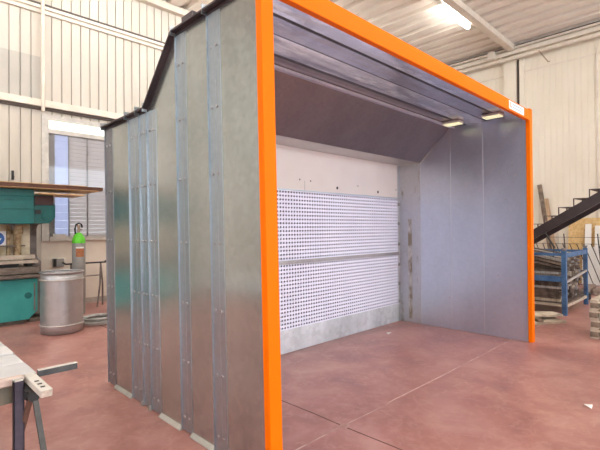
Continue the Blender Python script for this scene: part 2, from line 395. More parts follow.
struct('wall_left', MB().box(XL - .2, XL, YF, YB + .2, 0, 4.2).box(XL - .2, XL, YF, YB + .2, 6.6, HC + .1), CREAM)

# ceiling lamps: one in view, the copies added out of view for light
lp = thing('ceiling_lamp', 'bright white fluorescent batten lamp beside the ceiling beam above the orange rail', 'lamp', (9.08, 3.12, 7.08))
obj('housing', MB().cbox(8.28, 9.90, 3.05, 3.21, 7.16, 7.24, .01).box(8.6, 8.64, 3.11, 3.15, 7.24, 7.39).box(9.6, 9.64, 3.11, 3.15, 7.24, 7.39), LAMPH, lp)
obj('diffuser', MB().cyl((8.31, 3.13, 7.13), (9.87, 3.13, 7.13), .062, 16), LAMP, lp)
obj('end_cap', MB().cyl((9.87, 3.13, 7.13), (9.96, 3.13, 7.13), .045, 12), LAMPH, lp)
n_ = 0
for (x, y) in ((3.4, 3.12), (-2.2, 3.12), (-7, 3.12), (8.4, -2.5), (3.4, -2.5), (-2.2, -2.5), (-7, -2.5), (8.4, -8.3), (3.4, -8.3), (-2.2, -8.3), (-7, -8.3), (7.6, 6.2), (2.0, 6.2), (4.8, 6.2), (-1, 6.2), (.6, 3.12), (-4.6, 3.12), (.6, -2.5), (-4.6, -2.5), (5.9, -2.5), (5.9, -8.3), (.6, -8.3)):
    c = copy_tree(lp); c.location = (x, y, 7.08)
    c['label'] = 'unseen fluorescent batten lamp added on the hall ceiling for light'; c['group'] = 'unseen ceiling lamps added for light'

# ---------------------------------------------------------------- spray booth
BW, ZT, ZB, YS, YK, YI, YO = 4.704, 3.19, 2.68, 1.166, 1.692, 2.105, 2.69
B = thing('spray_booth', 'large open-fronted galvanised spray booth with orange front frame and perforated white rear wall', 'spray booth', (2.35, 1.3, 0))
def bo(name, mb, m, parent=B, **k): return obj(name, mb, m, parent, lean=True, **k)
def ztop(y):
    if y <= YS: return ZT
    if y >= YK: return ZB
    return ZT + (ZB - ZT) * (y - YS) / (YK - YS)
def side(x0, x1, ya, yb, inset=0):
    poly = [(ya, .004), (yb, .004), (yb, ztop(yb) - inset)]
    for q in (YK, YS):
        if ya < q < yb: poly.append((q, ztop(q) - inset))
    poly.append((ya, ztop(ya) - inset)); return MB().prism(poly, 0, x0, x1)
# outer left skin, one sheet between each pair of ribs
cuts = [.056, .62, 1.09, 1.615, 1.79, 1.98, YO]
for a, b in zip(cuts, cuts[1:]): bo('side_panel', side(0, .012, a + .001, b - .001), GALV_L)
bo('side_panel', side(BW + .022, BW + .034, .056, YO), GALV_L)
icuts = [.056, .655, 1.165, 1.690, YI]
for k, (a, b) in enumerate(zip(icuts, icuts[1:])):
    m = GALV_STAIN if k == 3 else GALV_IN
    bo('inner_side_panel', side(BW, BW + .008 + .003 * (k % 2), a + .0015, b - .0015, .012), m)
    bo('inner_side_panel', side(.024, .032, a + .0015, b - .0015, .012), GALV_IN)
for a in (.655, 1.165, 1.69):
    bo('panel_joint', MB().box(BW - .003, BW + .004, a - .004, a + .004, .01, ztop(a) - .02), mat('joint_bead', (.62, .64, .68), .4, .3))
bo('stained_tape', MB().box(BW - .002, BW, 1.86, 1.93, .06, 1.75), noisy('stained_tape', (.27, .22, .16), (.60, .58, .55), .6, scale=7, stretch=(1, 1, .6), detail=8, lo=.42, hi=.6))['label'] = 'brown stained vertical strip in the rear corner'
# rows of rivets inside the right wall
for (y, z) in ((.303, 2.892), (.392, 2.384), (.202, 2.337), (.36, 2.9), (.24, 2.55), (.24, 2.48), (.33, 2.0), (.95, 2.5), (.95, 2.42), (.45, .9), (.9, 1.1), (.5, .35), (.3, 2.38), (.22, .6), (1.2, .5)):
    bo('rivet', MB().cyl((BW - .004, y, z), (BW + .002, y, z), .010, 8), SCRAPL)
# ribs on the left skin
def rib(y0, y1, lip=True, mat_=GALV_RIB):
    zt = min(ztop(y0), ztop(y1)) + .025
    mb = MB().box(-.004, 0, y0, y1, .01, zt - .05)
    mb.box(-.006, -.004, y0 + (y1 - y0) * .40, y0 + (y1 - y0) * .60, .01, zt - .05)
    mb.box(-.016, 0, y1 - .004, y1, .01, zt + .03)
    mb.box(-.053, 0, y1 - .005, y1, zt - .05, zt + .025)
    r = bo('rib', mb, mat_)
    for z in (.12, .56, 1.02, 1.50, 2.0, 2.48, 2.92):
        if z < zt - .12:
            for q in (.28, .72):
                y = y0 + (y1 - y0) * q; bo('bolt', MB().cyl((-.014, y, z), (-.004, y, z), .011, 6), BOLT, r)
    return r
for y0, y1 in ((.545, .70), (1.018, 1.168), (1.53, 1.70), (1.728, 1.858), (1.872, 2.09)): rib(y0, y1)
rib(2.50, 2.685, mat_=galv('dull_corner_post', (.27, .28, .30), (.40, .41, .43), .4, .5, wave=.05))['label'] = 'dull grey rear corner post'
for a, b in ((.056, .54), (.702, 1.015), (1.17, 1.528), (1.70, 1.727), (1.859, 1.871), (2.092, 2.50)):
    bo('base_angle', MB().prism([(-.030, 0), (-.030, .006), (-.004, .028), (0, .028), (0, 0)], 1, a, b) if b - a > .05 else MB().box(-.03, 0, a, b, 0, .04), GALV_BASE)
# flange along the roof edge, darkness of its underside painted in
fl = MB()
def slab(p, q, w, t):
    (y0, z0), (y1, z1) = p, q; dx, dz = y1 - y0, z1 - z0; L = math.hypot(dx, dz); nx, nz = -dz / L, dx / L
    if nz < 0: nx, nz = -nx, -nz
    return [(y0, z0), (y1, z1), (y1 + nx * t, z1 + nz * t), (y0 + nx * t, z0 + nz * t)]
for p, q in (((.056, ZT), (YS, ZT)), ((YS, ZT), (YK, ZB)), ((YK, ZB), (YO, ZB))):
    fl.prism(slab(p, q, 0, .012), 0, -.052, .03)
    d = slab(p, q, 0, -.025) ; fl.prism(d, 0, -.006, 0)
bo('roof_flange', fl, DSTEEL_SHADE)
bo('lifting_lug', MB().box(-.03, .05, .86, 1.02, ZT + .012, ZT + .07).box(-.03, -.02, .80, .90, ZT + .012, ZT + .03), DSTEEL_SHADE)
# front frame
bo('front_post', MB().cbox(-.075, .023, 0, .055, 0, 3.245, .003), ORANGE)
bo('front_post', MB().cbox(BW, BW + .098, 0, .055, 0, 3.245, .003), ORANGE)
bo('front_rail', MB().cbox(.023, BW, .002, .055, 3.077, 3.220, .003), ORANGE)
st = bo('maker_plate', MB().box(3.94, 4.47, -.002, .002, 3.098, 3.202), STICK); st['label'] = 'white printed sticker on the orange rail'
bo('plate_mark', MB().box(3.98, 3.996, -.0035, -.002, 3.12, 3.185).box(3.996, 4.02, -.0035, -.002, 3.12, 3.135), STICKO, st)
bo('plate_print', MB().box(4.05, 4.42, -.0035, -.002, 3.16, 3.178).box(4.05, 4.36, -.0035, -.002, 3.126, 3.138), STICKG, st)
# roof and rear
ri = ZT - .012
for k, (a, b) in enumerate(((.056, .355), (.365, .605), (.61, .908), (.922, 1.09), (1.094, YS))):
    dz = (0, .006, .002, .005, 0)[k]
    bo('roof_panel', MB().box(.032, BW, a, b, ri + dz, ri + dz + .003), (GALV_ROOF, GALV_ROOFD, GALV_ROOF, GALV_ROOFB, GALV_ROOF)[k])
for a in (.36, .915): bo('roof_channel', MB().box(.032, BW, a - .016, a + .016, ri - .002, ri + .006), DSTEEL_SHADE)
bo('roof_lip', MB().prism([(1.085, ri - .03), (1.165, ri - .012), (1.165, ri), (1.085, ri)], 0, .032, BW), galv('bright_lip', (.60, .64, .72), (.76, .79, .86), .35, .45, wave=.05, metal=.45))
t = .012
bo('roof_panel', MB().prism([(YS, ri), (YK, ZB - .0), (YK + .01, ZB + .0), (YS + .01, ri + .008)], 0, .032, BW), GALV_SLOPE)
bo('roof_panel', MB().box(.012, BW + .022, .056, YS, ZT, ZT + .01).prism([(YS, ZT), (YK, ZB + .012), (YK, ZB + .022), (YS, ZT + .01)], 0, .012, BW + .022).box(.012, BW + .022, YK, YO, ZB + .012, ZB + .022), GALV_L)
bo('soffit', MB().box(.032, BW, YK, YI + .02, ZB, ZB + .01), galv('soffit_sheet', (.52, .50, .49), (.62, .60, .59), .4, .5, wave=.05))
bo('rear_panel', MB().box(.012, BW + .022, YO - .012, YO, 0, ZB + .01), GALV_L)
hd = bo('header_panel', MB().box(.032, 4.66, YI, YI + .02, 2.115, ZB), HEADER)
bo('panel_seam', MB().box(2.388, 2.398, YI - .0015, YI + .002, 2.12, 2.25), SCRAPL, hd)
for x, z, r in ((2.30, 2.26, .012), (2.51, 2.255, .012), (3.07, 2.193, .022), (3.56, 2.253, .010), (4.087, 2.189, .022), (4.617, 2.253, .010)):
    bo('fixing_hole', MB().cyl((x, YI - .0015, z), (x, YI + .003, z), r, 12), HOLE, hd)
bo('header_lip', MB().box(.032, 4.66, YI - .012, YI, 2.104, 2.118), GALV_RIB)
def screen2(x0, x1, z0, z1):
    """front board punched with octagonal holes: square cell round each hole"""
    nx = int(round((x1 - x0) / .05)); nz = int(round((z1 - z0) / .05)); px = (x1 - x0) / nx; pz = (z1 - z0) / nz
    h = .0148; V = []; F = []
    for i in range(nx):
        for j in range(nz):
            cx, cz = x0 + (i + .5) * px, z0 + (j + .5) * pz; o = len(V)
            for (sx, sz) in ((1, 1), (-1, 1), (-1, -1), (1, -1)): V.append((cx + sx * px / 2, YI, cz + sz * pz / 2))
            for y in (YI, YI + .012):
                for q in range(8):
                    a = pi / 8 + q * pi / 4; V.append((cx + h * math.cos(a), y, cz + h * math.sin(a)))
            R = lambda q: o + 4 + q % 8
            F += [(o, R(0), R(7), o + 3), (o, R(1), R(0)),
                  (o, o + 1, R(2), R(1)), (o + 1, R(3), R(2)), (o + 1, o + 2, R(4), R(3)), (o + 2, R(5), R(4)), (o + 2, o + 3, R(6), R(5)), (o + 3, R(7), R(6))]
            F += [(R(q), R(q + 1), R(q + 1) + 8, R(q) + 8) for q in range(8)]
    m = MB(); m.add(V, F); return m
bo('filter_screen', screen2(.032, 4.66, 1.19, 2.106), FILTER)['label'] = 'upper perforated white filter wall'
bo('filter_screen', screen2(.032, 4.66, .30, 1.145), FILTER)['label'] = 'lower perforated white filter wall'
fp = MB(); x = .04; k = 0
while x < 4.6:
    fp.prism([(x, YI + .030), (x + .003, YI + .030), (x + .10, YI + .20), (x + .097, YI + .20)], 2, .25, 2.12)
    fp.prism([(x + .10, YI + .20), (x + .103, YI + .20), (x + .153, YI + .030), (x + .15, YI + .030)], 2, .25, 2.12); x += .15
bo('filter_pleats', fp, mat('pleat_grey', (.12, .11, .15), .9))
bo('filter_backing', MB().box(.032, BW, YI + .21, YI + .22, .02, ZB), DARKCH)
bo('crossbar', MB().box(.032, 4.66, YI - .022, YI, 1.140, 1.19), galv('crossbar_zinc', (.30, .28, .28), (.50, .48, .48), .4, .55, stretch=(.4, 1, 1), metal=.6))
kk = bo('kick_plate', MB().box(.032, 4.66, YI - .006, YI + .02, .004, .30), GALV_KICK)
bo('rear_upright', MB().box(4.66, BW, YI - .004, YI + .02, .004, ZB), GALV_STAIN)
for z in (.32, .62, .95, 1.30, 1.65, 1.98): bo('filter_catch', MB().cyl((4.672, YI - .03, z), (4.672, YI - .03, z + .05), .008, 8).box(4.655, 4.69, YI - .022, YI - .004, z, z + .05), GREYCYL)
# the two lamps under the roof
for y0, y1 in ((.83, 1.08), (.25, .50)):
    L = bo('booth_lamp', MB().box(4.30, 4.46, y0, y1 , ri - .035, ri - .004), LAMPH)
    bo('lamp_glass', MB().box(4.31, 4.45, y0 + .01, y1 - .01, ri - .048, ri - .035), LAMPS, L)

# ---------------------------------------------------------------- press brake
P = thing('press_brake', 'old teal press brake with dark side frame by the window', 'machine', (-1.2, 7.0, 0))
o = lambda n, mb, m, par=P, **k: obj(n, mb, m, par, **k)
o('bed_apron', MB().prism([(-3, .08), (.14, .08), (.27, .22), (.27, .775), (-3, .775)], 1, 6.60, 6.90), TEALB)
o('round_cover', MB().cyl((.13, 6.60, .49), (.13, 6.585, .49), .055, 20), TEAL)
o('apron_edge', MB().box(.215, .235, 6.588, 6.60, .22, .70), FRAMEG)
o('bed_foot', MB().box(-3, .10, 6.70, 7.4, 0, .08).box(.18, .50, 6.75, 7.25, 0, .06), GREASE)
o('bed_table', MB().cbox(-3, .29, 6.46, 6.98, .80, .86, .01).cbox(-3, .285, 6.50, 6.98, .87, .985, .01), GREASE)
o('die_block', MB().box(-3, .0, 6.60, 6.9, .985, 1.05).box(.12, .2, 6.62, 6.85, .985, 1.05), BLACK)
o('work_rail', MB().box(-3, .26, 6.50, 6.62, 1.05, 1.10).box(-3, .23, 6.58, 6.68, 1.12, 1.19), RAIL)
o('back_panel', MB().box(-3, .235, 6.95, 7.0, 1.10, 1.72), BEIGE)
o('rusty_column', MB().cyl((.03, 6.88, 1.10), (.03, 6.88, 1.62), .06, 16).cyl((.03, 6.88, 1.55), (.03, 6.88, 1.70), .085, 16).box(-.12, -.07, 6.9, 6.95, 1.15, 1.72), RUST)
o('cross_shelf', MB().box(-3, .14, 6.84, 6.90, 1.33, 1.355), GREASE)
o('hanger_bracket', MB().prism([(-.22, 1.72), (-.02, 1.72), (-.06, 1.62), (-.09, 1.72 - .02)], 1, 6.78, 6.82), FRAMEG)
rm = o('ram', MB().cbox(-3, .22, 6.56, 6.90, 1.72, 2.20, .012).cbox(-3, .22, 6.57, 6.90, 2.20, 2.32, .006), TEAL)
o('ram_ridge', MB().box(-3, .22, 6.545, 6.56, 1.98, 2.02).box(-3, .22, 6.55, 6.56, 2.13, 2.14), TEAL, rm)
sb = o('side_box', MB().prism([(.235, 1.735), (.48, 1.735), (.57, 1.84), (.57, 2.06), (.54, 2.10), (.54, 2.235), (.235, 2.235)], 1, 6.66, 7.3), TEAL)
o('top_cover', MB().box(.24, .535, 6.64, 6.66, 2.06, 2.22), mat('maroon_plate', (.06, .025, .025), .5), sb)
o('vent_slot', MB().box(.25, .34, 6.65, 6.66, 1.90, 1.97), BLACK, sb)
o('dial', MB().cyl((.44, 6.64, 1.86), (.44, 6.66, 1.86), .085, 24).cyl((.44, 6.635, 1.86), (.44, 6.645, 1.86), .06, 24), TEAL, sb)
# C-shaped side frame
C = [(6.98, 0), (7.75, 0), (7.75, 2.2), (6.9, 2.2), (6.9, 1.72)] + [(7.05 + .22 * math.sin(a), 1.40 + .32 * math.cos(a)) for a in [i * pi / 8 for i in range(0, 9)]] + [(6.9, 1.05), (6.9, .1)]
o('side_frame', MB().prism(C, 0, .30, .40), FRAMEG)
o('side_frame', MB().prism(C, 0, -2.9, -2.8), FRAMEG)
o('rear_guard', MB().box(.32, .47, 7.5, 7.56, 0, 1.72), FRAMEG)
sg = o('safety_sign', MB().box(-.40, -.13, 6.935, 6.945, 1.34, 1.60), STICK); sg['label'] = 'white square sign with a blue glove disc'
o('sign_disc', MB().cyl((-.265, 6.930, 1.47), (-.265, 6.935, 1.47), .115, 32), BLUESIGN, sg)
gl = MB().box(-.30, -.24, 6.926, 6.930, 1.40, 1.47)
for i in range(4): gl.box(-.30 + i * .0155, -.288 + i * .0155, 6.926, 6.930, 1.47, 1.525 - abs(i - 1.4) * .008)
gl.bar((-.235, 6.928, 1.43), (-.20, 6.928, 1.48), .004, .014, up=(1, 0, 0))
o('glove_symbol', gl, STICK, sg)
# sheets lying on the press
def sheet(name, x0, x1, y0, y1, z0, z1, m, label, rot=0):
    e = tag(obj(name, MB().cbox(x0, x1, y0, y1, z0, z1, min(.004, (z1 - z0) / 3)), m), label, 'sheet'); return e
sheet('board_sheet', .28, 1.0, 6.43, 7.1, 2.237, 2.262, TANSH, 'short tan board lowest of the sheets on top of the press brake', 0)
sheet('board_sheet', -3.0, 1.25, 6.40, 7.2, 2.330, 2.342, TANSH, 'long tan board under the brown sheet on top of the press brake')
sheet('board_sheet', -3.0, 1.312, 6.395, 7.2, 2.343, 2.405, BROWNSH, 'thick dark brown board jutting out above the teal press brake')
sheet('board_sheet', -3.0, 1.03, 6.39, 7.1, 2.406, 2.418, TANSH, 'topmost tan board of the sheets on top of the press brake')

# ---------------------------------------------------------------- drum, cylinder, trestle, coil
D = thing('metal_drum', 'tall galvanised metal drum standing on the floor beside the teal press brake', 'drum', (.37, 5.56, 0))
R = .302
obj('drum_body', MB().lathe((.37, 5.56, 0), [(0, .01), (R, .01), (R, .13), (R, .82), (R, .95), (R - .006, .95), (R - .006, .05), (0, .05)], 48), GALV_DRUM, D)
for z in (.135, .835): obj('hoop', MB().lathe((.37, 5.56, z), [(R, -.012), (R + .015, -.005), (R + .015, .005), (R, .012)], 48), SCRAPL, D)
obj('rim', MB().lathe((.37, 5.56, .95), [(R - .012, -.012), (R + .014, -.014), (R + .016, .010), (R - .012, .012)], 48, True), GALV_DRUM, D)
obj('lid', MB().lathe((.37, 5.56, .93), [(0, .002), (R - .01, .002), (R - .01, .008), (0, .008)], 48), GALV_DRUM, D)
G = thing('gas_cylinder', 'grey gas cylinder with bright green shoulder standing behind the drum', 'gas cylinder', (1.04, 6.9, 0))
gc = (1.04, 6.9, 0)
obj('cylinder_body', MB().lathe(gc, [(0, 0), (.105, 0), (.116, .02), (.116, 1.39)], 32), GREYCYL, G)
obj('shoulder', MB().lathe(gc, [(.117, 1.36), (.117, 1.40), (.105, 1.46), (.08, 1.51), (.05, 1.545), (.045, 1.56)], 32), GREEN, G)
obj('valve', MB().cyl((1.04, 6.9, 1.55), (1.04, 6.9, 1.68), .022, 12).cyl((1.04, 6.9, 1.62), (1.10, 6.87, 1.62), .014, 10).cyl((1.04, 6.9, 1.68), (1.04, 6.9, 1.71), .034, 12), BRASS, G)
obj('valve_guard', MB().tube([(.975, 6.88, 1.54), (.965, 6.88, 1.63), (.985, 6.88, 1.71), (1.04, 6.88, 1.745), (1.085, 6.88, 1.72), (1.10, 6.88, 1.66)], .016), BLACK, G)
lb = [(gc[0] + .1185 * math.cos(a), gc[1] + .1185 * math.sin(a)) for a in [math.radians(-132 + i * 9) for i in range(9)]]
mb = MB(); mb.add([(x, y, 1.10) for x, y in lb] + [(x, y, 1.26) for x, y in lb], [(i, i + 1, i + 10, i + 9) for i in range(8)], True)
obj('cylinder_label', mb, ORLAB, G)
mb = MB(); mb.add([(x, y, 1.26) for x, y in lb] + [(x, y, 1.29) for x, y in lb], [(i, i + 1, i + 10, i + 9) for i in range(8)], True)
obj('label_strip', mb, STICK, G)
T = thing('work_stand', 'low dark metal stand with angled legs against the wall beyond the gas cylinder', 'stand', (1.4, 7.5, 0))
obj('top_bar', MB().bar((.98, 7.5, .925), (1.80, 7.5, .925), .05, .03).bar((.98, 7.5, .925), (.92, 7.5, .965), .05, .03).bar((1.74, 7.5, .925), (1.80, 7.5, .965), .05, .03), BLACK, T)
for p, q in (((1.66, 7.5, .91), (1.56, 7.42, 0)), ((1.66, 7.5, .91), (1.74, 7.62, 0)), ((1.08, 7.5, .91), (1.0, 7.42, 0)), ((1.08, 7.5, .91), (1.14, 7.62, 0))):
    obj('leg', MB().tube([p, ((p[0] + q[0]) / 2 + .02, (p[1] + q[1]) / 2, (p[2]) / 2), q], .017), FRAMEG, T)
obj('stretcher', MB().bar((1.03, 7.48, .65), (1.68, 7.48, .66), .025, .02), FRAMEG, T)
ck = MB()
CC = (1.03, 5.80)
pts = []
for i in range(0, 6 * 28):
    a = 2 * pi * i / 28; t = i / 28; r = .28 + .035 * math.sin(a * .37 + t) + .02 * math.cos(t * 2.3); pts.append((CC[0] + r * math.cos(a), CC[1] + r * math.sin(a), .018 + .017 * t + .010 * math.sin(a * .7)))
tag(obj('coiled_cable', ck.tube(pts, .014, 8), CABLE), 'loosely coiled pale grey cable on the floor behind the drum', 'cable')
tag(obj('wooden_wedge', MB().bar((.83, 6.15, .0), (.80, 6.42, .62), .045, .03, up=(0, 1, .1)), WOOD), 'narrow wooden stick leaning upright beside the drum and cable', 'stick')

# ---------------------------------------------------------------- roller table in the foreground
F = thing('work_table', 'slatted zinc-topped work table on square metal legs in the left foreground', 'table', (-1.5, 1.5, 0))
y = .475; k = 0
while y < 2.8:
    obj('table_slat', MB().cbox(-1.95, -1.172, y, y + .212, .872, .900 - .003 * (k % 2), .005), SLATM, F); y += .24; k += 1
obj('end_bumper', MB().cbox(-1.95, -1.23, .425, .472, .868, .904, .006), BUMPW, F)
obj('end_plate', MB().box(-1.36, -1.188, .44, .452, .785, .868).box(-1.95, -1.36, .44, .452, .80, .868), OLIVE, F)
sr = obj('side_rail', MB().cbox(-1.228, -1.180, .165, .472, .866, .901, .004), RAILW, F)
obj('rail_end', MB().box(-1.224, -1.184, .161, .165, .870, .897), RAILE, sr)
hs = MB()
for y in (.205, .255, .305): hs.box(-1.217, -1.199, y, y + .016, .9005, .9022)
obj('rail_slot', hs, HOLE, sr)
obj('frame_rail', MB().box(-1.93, -1.90, .48, 2.85, .80, .876).box(-1.28, -1.25, .48, 2.85, .80, .876), OLIVE, F)
cb = obj('cross_arm', MB().box(-1.165, -.985, .465, .492, .873, .903), noisy('arm_paint', (.035, .04, .04), (.08, .085, .085), .6, scale=12), F)
obj('arm_top', MB().box(-1.165, -.985, .465, .492, .903, .906), RAILW, cb)
obj('slat_gap_shade', MB().box(-1.93, -1.19, .48, 2.85, .862, .868), BLACK, F)  # black sheet added so the gaps between the slats read as dark
# hollow square leg with open top, then the splayed pair
def hollow(x0, x1, y0, y1, z0, z1, t=.004):
    return MB().box(x0, x1, y0, y0 + t, z0, z1).box(x0, x1, y1 - t, y1, z0, z1).box(x0, x0 + t, y0, y1, z0, z1).box(x1 - t, x1, y0, y1, z0, z1)
lg = obj('leg', hollow(-1.288, -1.245, .372, .402, 0, .905), LEGM, F)
obj('leg_mouth', hollow(-1.2885, -1.2445, .3715, .4025, .900, .9065, .005), RAILW, lg)
obj('leg', hollow(-1.93, -1.88, .362, .415, 0, .868), LEGM, F)
obj('leg', hollow(-1.30, -1.25, 2.70, 2.75, 0, .86), LEGM, F); obj('leg', hollow(-1.93, -1.88, 2.70, 2.75, 0, .86), LEGM, F)
obj('splayed_leg', MB().bar((-1.228, .31, .855), (-1.315, .73, 0), .020, .02, up=(1, 0, 0)), LEGR, F)['label'] = 'rusty brown splayed leg'
obj('splayed_leg', MB().bar((-1.222, .30, .855), (-1.13, .15, 0), .018, .022, up=(1, 0, 0)), LEGG, F)['label'] = 'grey splayed leg'
obj('leg_clamp', MB().cyl((-1.225, .285, .838), (-1.225, .335, .838), .022, 14).box(-1.25, -1.20, .32, .44, .82, .86), BLACK, F)

# ---------------------------------------------------------------- right side: stair, crate, timber
ST = thing('metal_staircase', 'dark brown metal staircase flight rising to the right in front of the cream wall', 'staircase', (9.4, 1.5, 0))
sl = .62
def zs(y): return 1.43 - sl * (y - 1.24)      # centre line of the stringer
for x in (9.0, 9.85):
    y0, y1 = 3.45, -2.2; z0, z1 = zs(y0), zs(y1); h = .135
    obj('stringer', MB().prism([(y0, max(0, z0 - h)), (y0, z0 + h), (y1, z1 + h), (y1, z1 - h)], 0, x, x + .05), STAIRM, ST)
for k in range(-9, 9):
    y = .768 - k * .2905 ; z = 2.03 + k * .18
    if y < -2.0 or z < .1: continue
    mb = MB().box(9.0, 9.9, y - .31, y, z - .012, z)
    obj('tread', mb, WIRE, ST)
    obj('tread_post', MB().box(9.0, 9.02, y - .020, y, z - .27, z - .012).box(9.88, 9.9, y - .020, y, z - .27, z - .012).box(9.012, 9.03, y - .175, y - .155, z - .075, z - .012), WIRE, ST)

CR = thing('storage_crate', 'blue steel stillage crate filled with long metal offcuts by the right wall', 'crate', (7.85, .75, 0))
x0, x1, y0, y1 = 7.04, 8.66, .15, 1.35
for (x, y, m) in ((x0, y0, 0), (x1 - .04, y0, 1), (x0, y1 - .08, 0), (x1 - .075, y1 - .08, 0)):
    w = .075 if m == 0 else .04
    obj('corner_post', MB().cbox(x, x + w, y, y + .08, 0, 1.16, .006), BLUEC, CR)
obj('stacking_cup', MB().lathe((x0 + .045, y0 + .04, 1.16), [(.03, 0), (.05, .05), (.035, .05), (.02, 0)], 12, True), FRAMEG, CR)
obj('stacking_cup', MB().lathe((x1 - .035, y0 + .04, 1.16), [(.03, 0), (.05, .05), (.035, .05), (.02, 0)], 12, True), FRAMEG, CR)
for z0_, z1_ in ((1.07, 1.12), (.60, .70)):
    for xr in (x0 + .01, x1 - .05): obj('side_rail', MB().box(xr, xr + .04, y0 + .08, y1 - .08, z0_, z1_), BLUEC, CR)
obj('top_rail', MB().box(x0 + .09, x1 - .07, y0 + .01, y0 + .05, 1.04, 1.12).box(x0 + .09, x1 - .07, y1 - .05, y1 - .01, 1.04, 1.12), BLUEC, CR)
obj('middle_rail', MB().bar((x0 + .09, y0 + .02, .60), (x1 - .07, y0 + .02, .70), .03, .035), SCRAPL, CR)
obj('base_frame', MB().box(x0 + .01, x0 + .05, y0 + .08, y1 - .08, .16, .20).box(x0 + .09, x1 - .07, y0 + .01, y0 + .05, .14, .19).box(x0 + .09, x1 - .07, y1 - .05, y1 - .01, .14, .19), RAIL, CR)
obj('deck', MB().box(x0 + .05, x1 - .05, y0 + .05, y1 - .05, .20, .22), SCRAP, CR)
wm = MB()
for i in range(1, 12): yy = y0 + .08 + i * .086; wm.box(x0 + .020, x0 + .024, yy, yy + .0025, .2, 1.05)
for i in range(1, 10): zz = .2 + i * .086; wm.box(x0 + .024, x0 + .028, y0 + .08, y1 - .08, zz, zz + .0025)
for i in range(1, 17): xx = x0 + .09 + i * .088; wm.box(xx, xx + .004, y0 + .020, y0 + .024, .19, 1.04)
for i in range(1, 10): zz = .19 + i * .086; wm.box(x0 + .09, x1 - .07, y0 + .024, y0 + .028, zz, zz + .004)
obj('wire_mesh', wm, WIRE, CR)
# offcuts: layers of long bars in the crate
random.seed(11)
lay = 0; z = .222
shades = [(SCRAP, 'dark rusty'), (WOODD, 'brown weathered'), (SCRAPL, 'pale grey'), (WOODL, 'pale brown'), (SCRAP, 'dark rusty')]
names = {}
while z < .80:
    h = random.choice((.045, .055, .07)); xx = x0 + .10
    tilt = random.uniform(-.02, .02)
    y = y0 + .10
    # bars run along y near the left face, so the side view shows them lengthwise
    while xx < x1 - .16:
        wd = random.uniform(.06, .16)
        m, nm = random.choice(shades)
        if z > .88 and xx < x0 + .5: m, nm = SCRAPL, 'pale grey'
        ya = y0 + .09 + random.uniform(0, .08); yb = y1 - .10 - random.uniform(0, .08)
        bb = MB().cbox(xx, min(xx + wd, x1 - .09), ya, yb, z, z + h - .003, .003)
        ob = tag(obj('metal_offcut', bb, m), nm + ' long offcut lying in the blue crate', 'metal bar', nm + ' offcuts in the blue crate')
        xx += wd + random.uniform(.008, .03)
    z += h
cols = ['front', 'second', 'third', 'fourth', 'fifth', 'sixth', 'seventh', 'eighth', 'ninth']
for i in range(9):
    xx = x0 + .16 + i * .155; sl_ = random.uniform(.10, .24)
    for j in range(3):
        m, nm = ((SCRAPL, 'pale'), (WOODD, 'brown'), (SCRAP, 'dark'))[(i + 2 - j) % 3] if i else ((SCRAP, 'dark'), (WOODD, 'brown'), (SCRAPL, 'pale'))[j]
        z0_ = z + .035 + j * .062
        tag(obj('metal_offcut', MB().bar((xx, y0 + .11, z0_), (xx, y1 - .16, z0_ + sl_), .12, .04, up=(0, 0, 1)), m),
            '%s flat offcut sloping down towards the corner post, %s row of the crate heap' % (nm, cols[i]), 'metal bar', 'sloping offcuts on top of the crate heap')
tag(obj('metal_rod', MB().tube([(7.278, .42, 1.02), (7.278, .40, 1.22), (7.36, .58, 1.50)], .016), BLACK), 'bent dark rod sticking up out of the blue crate', 'rod')

# timber planks on the floor at the right post
rot = math.atan2(-.61, .79)
def plank(cx, cy, z, l, w, h, ang, m, label, name='wood_plank'):
    M = Matrix.Translation((cx, cy, z)) @ Matrix.Rotation(ang, 4, 'Z')
    return tag(obj(name, MB().cbox(-l / 2, l / 2, -w / 2, w / 2, 0, h, .004, M), m), label, 'plank')
A = rot
plank(6.06, .36, 0, .95, .20, .045, A, WOODL, 'pale wooden plank lying on the floor beside the orange post, nearest one')
plank(6.28, .55, 0, .95, .16, .045, A, WOODD, 'weathered plank on the floor behind the nearest pale plank, by the crate')
plank(6.10, .42, .0475, .10, .40, .045, A, WOODD, 'short wooden bearer laid across the two floor planks')
plank(6.16, .48, .095, .98, .30, .035, A, WOODL, 'pale wide plank on top of the floor planks beside the orange post')

# pallet stack at the right edge
PL = thing('wooden_pallet', 'weathered wooden pallet at right edge, lowest of the stack', 'pallet', (6.10, -1.10, 0))
ax0, ax1, ay0, ay1 = 5.55, 6.65, -1.7, -.5
for y in (ay0, (ay0 + ay1) / 2 - .05, ay1 - .1): obj('bottom_board', MB().cbox(ax0, ax1, y, y + .1, 0, .02, .003), WOODL, PL)
for x in (ax0, (ax0 + ax1) / 2 - .05, ax1 - .1):
    for y in (ay0, (ay0 + ay1) / 2 - .05, ay1 - .1): obj('block', MB().cbox(x, x + .1, y, y + .1, .02, .095, .003), WOODD, PL)
    obj('stringer_board', MB().cbox(x, x + .1, ay0, ay1, .095, .115, .003), WOODL, PL)
for i in range(7): obj('deck_board', MB().cbox(ax0, ax1, ay0 + i * .185, ay0 + i * .185 + .09, .115, .137, .003), WOODL, PL)
for k, l in enumerate(('weathered wooden pallet at right edge, second from the floor', 'weathered wooden pallet at right edge, third from the floor', 'weathered wooden pallet at right edge, topmost of the stack')):
    c = copy_tree(PL); c.location.z = .137 * (k + 1); c.location.x += (.02, -.015, .01)[k]; c.rotation_euler.z = (.01, -.012, .008)[k]; c['label'] = l

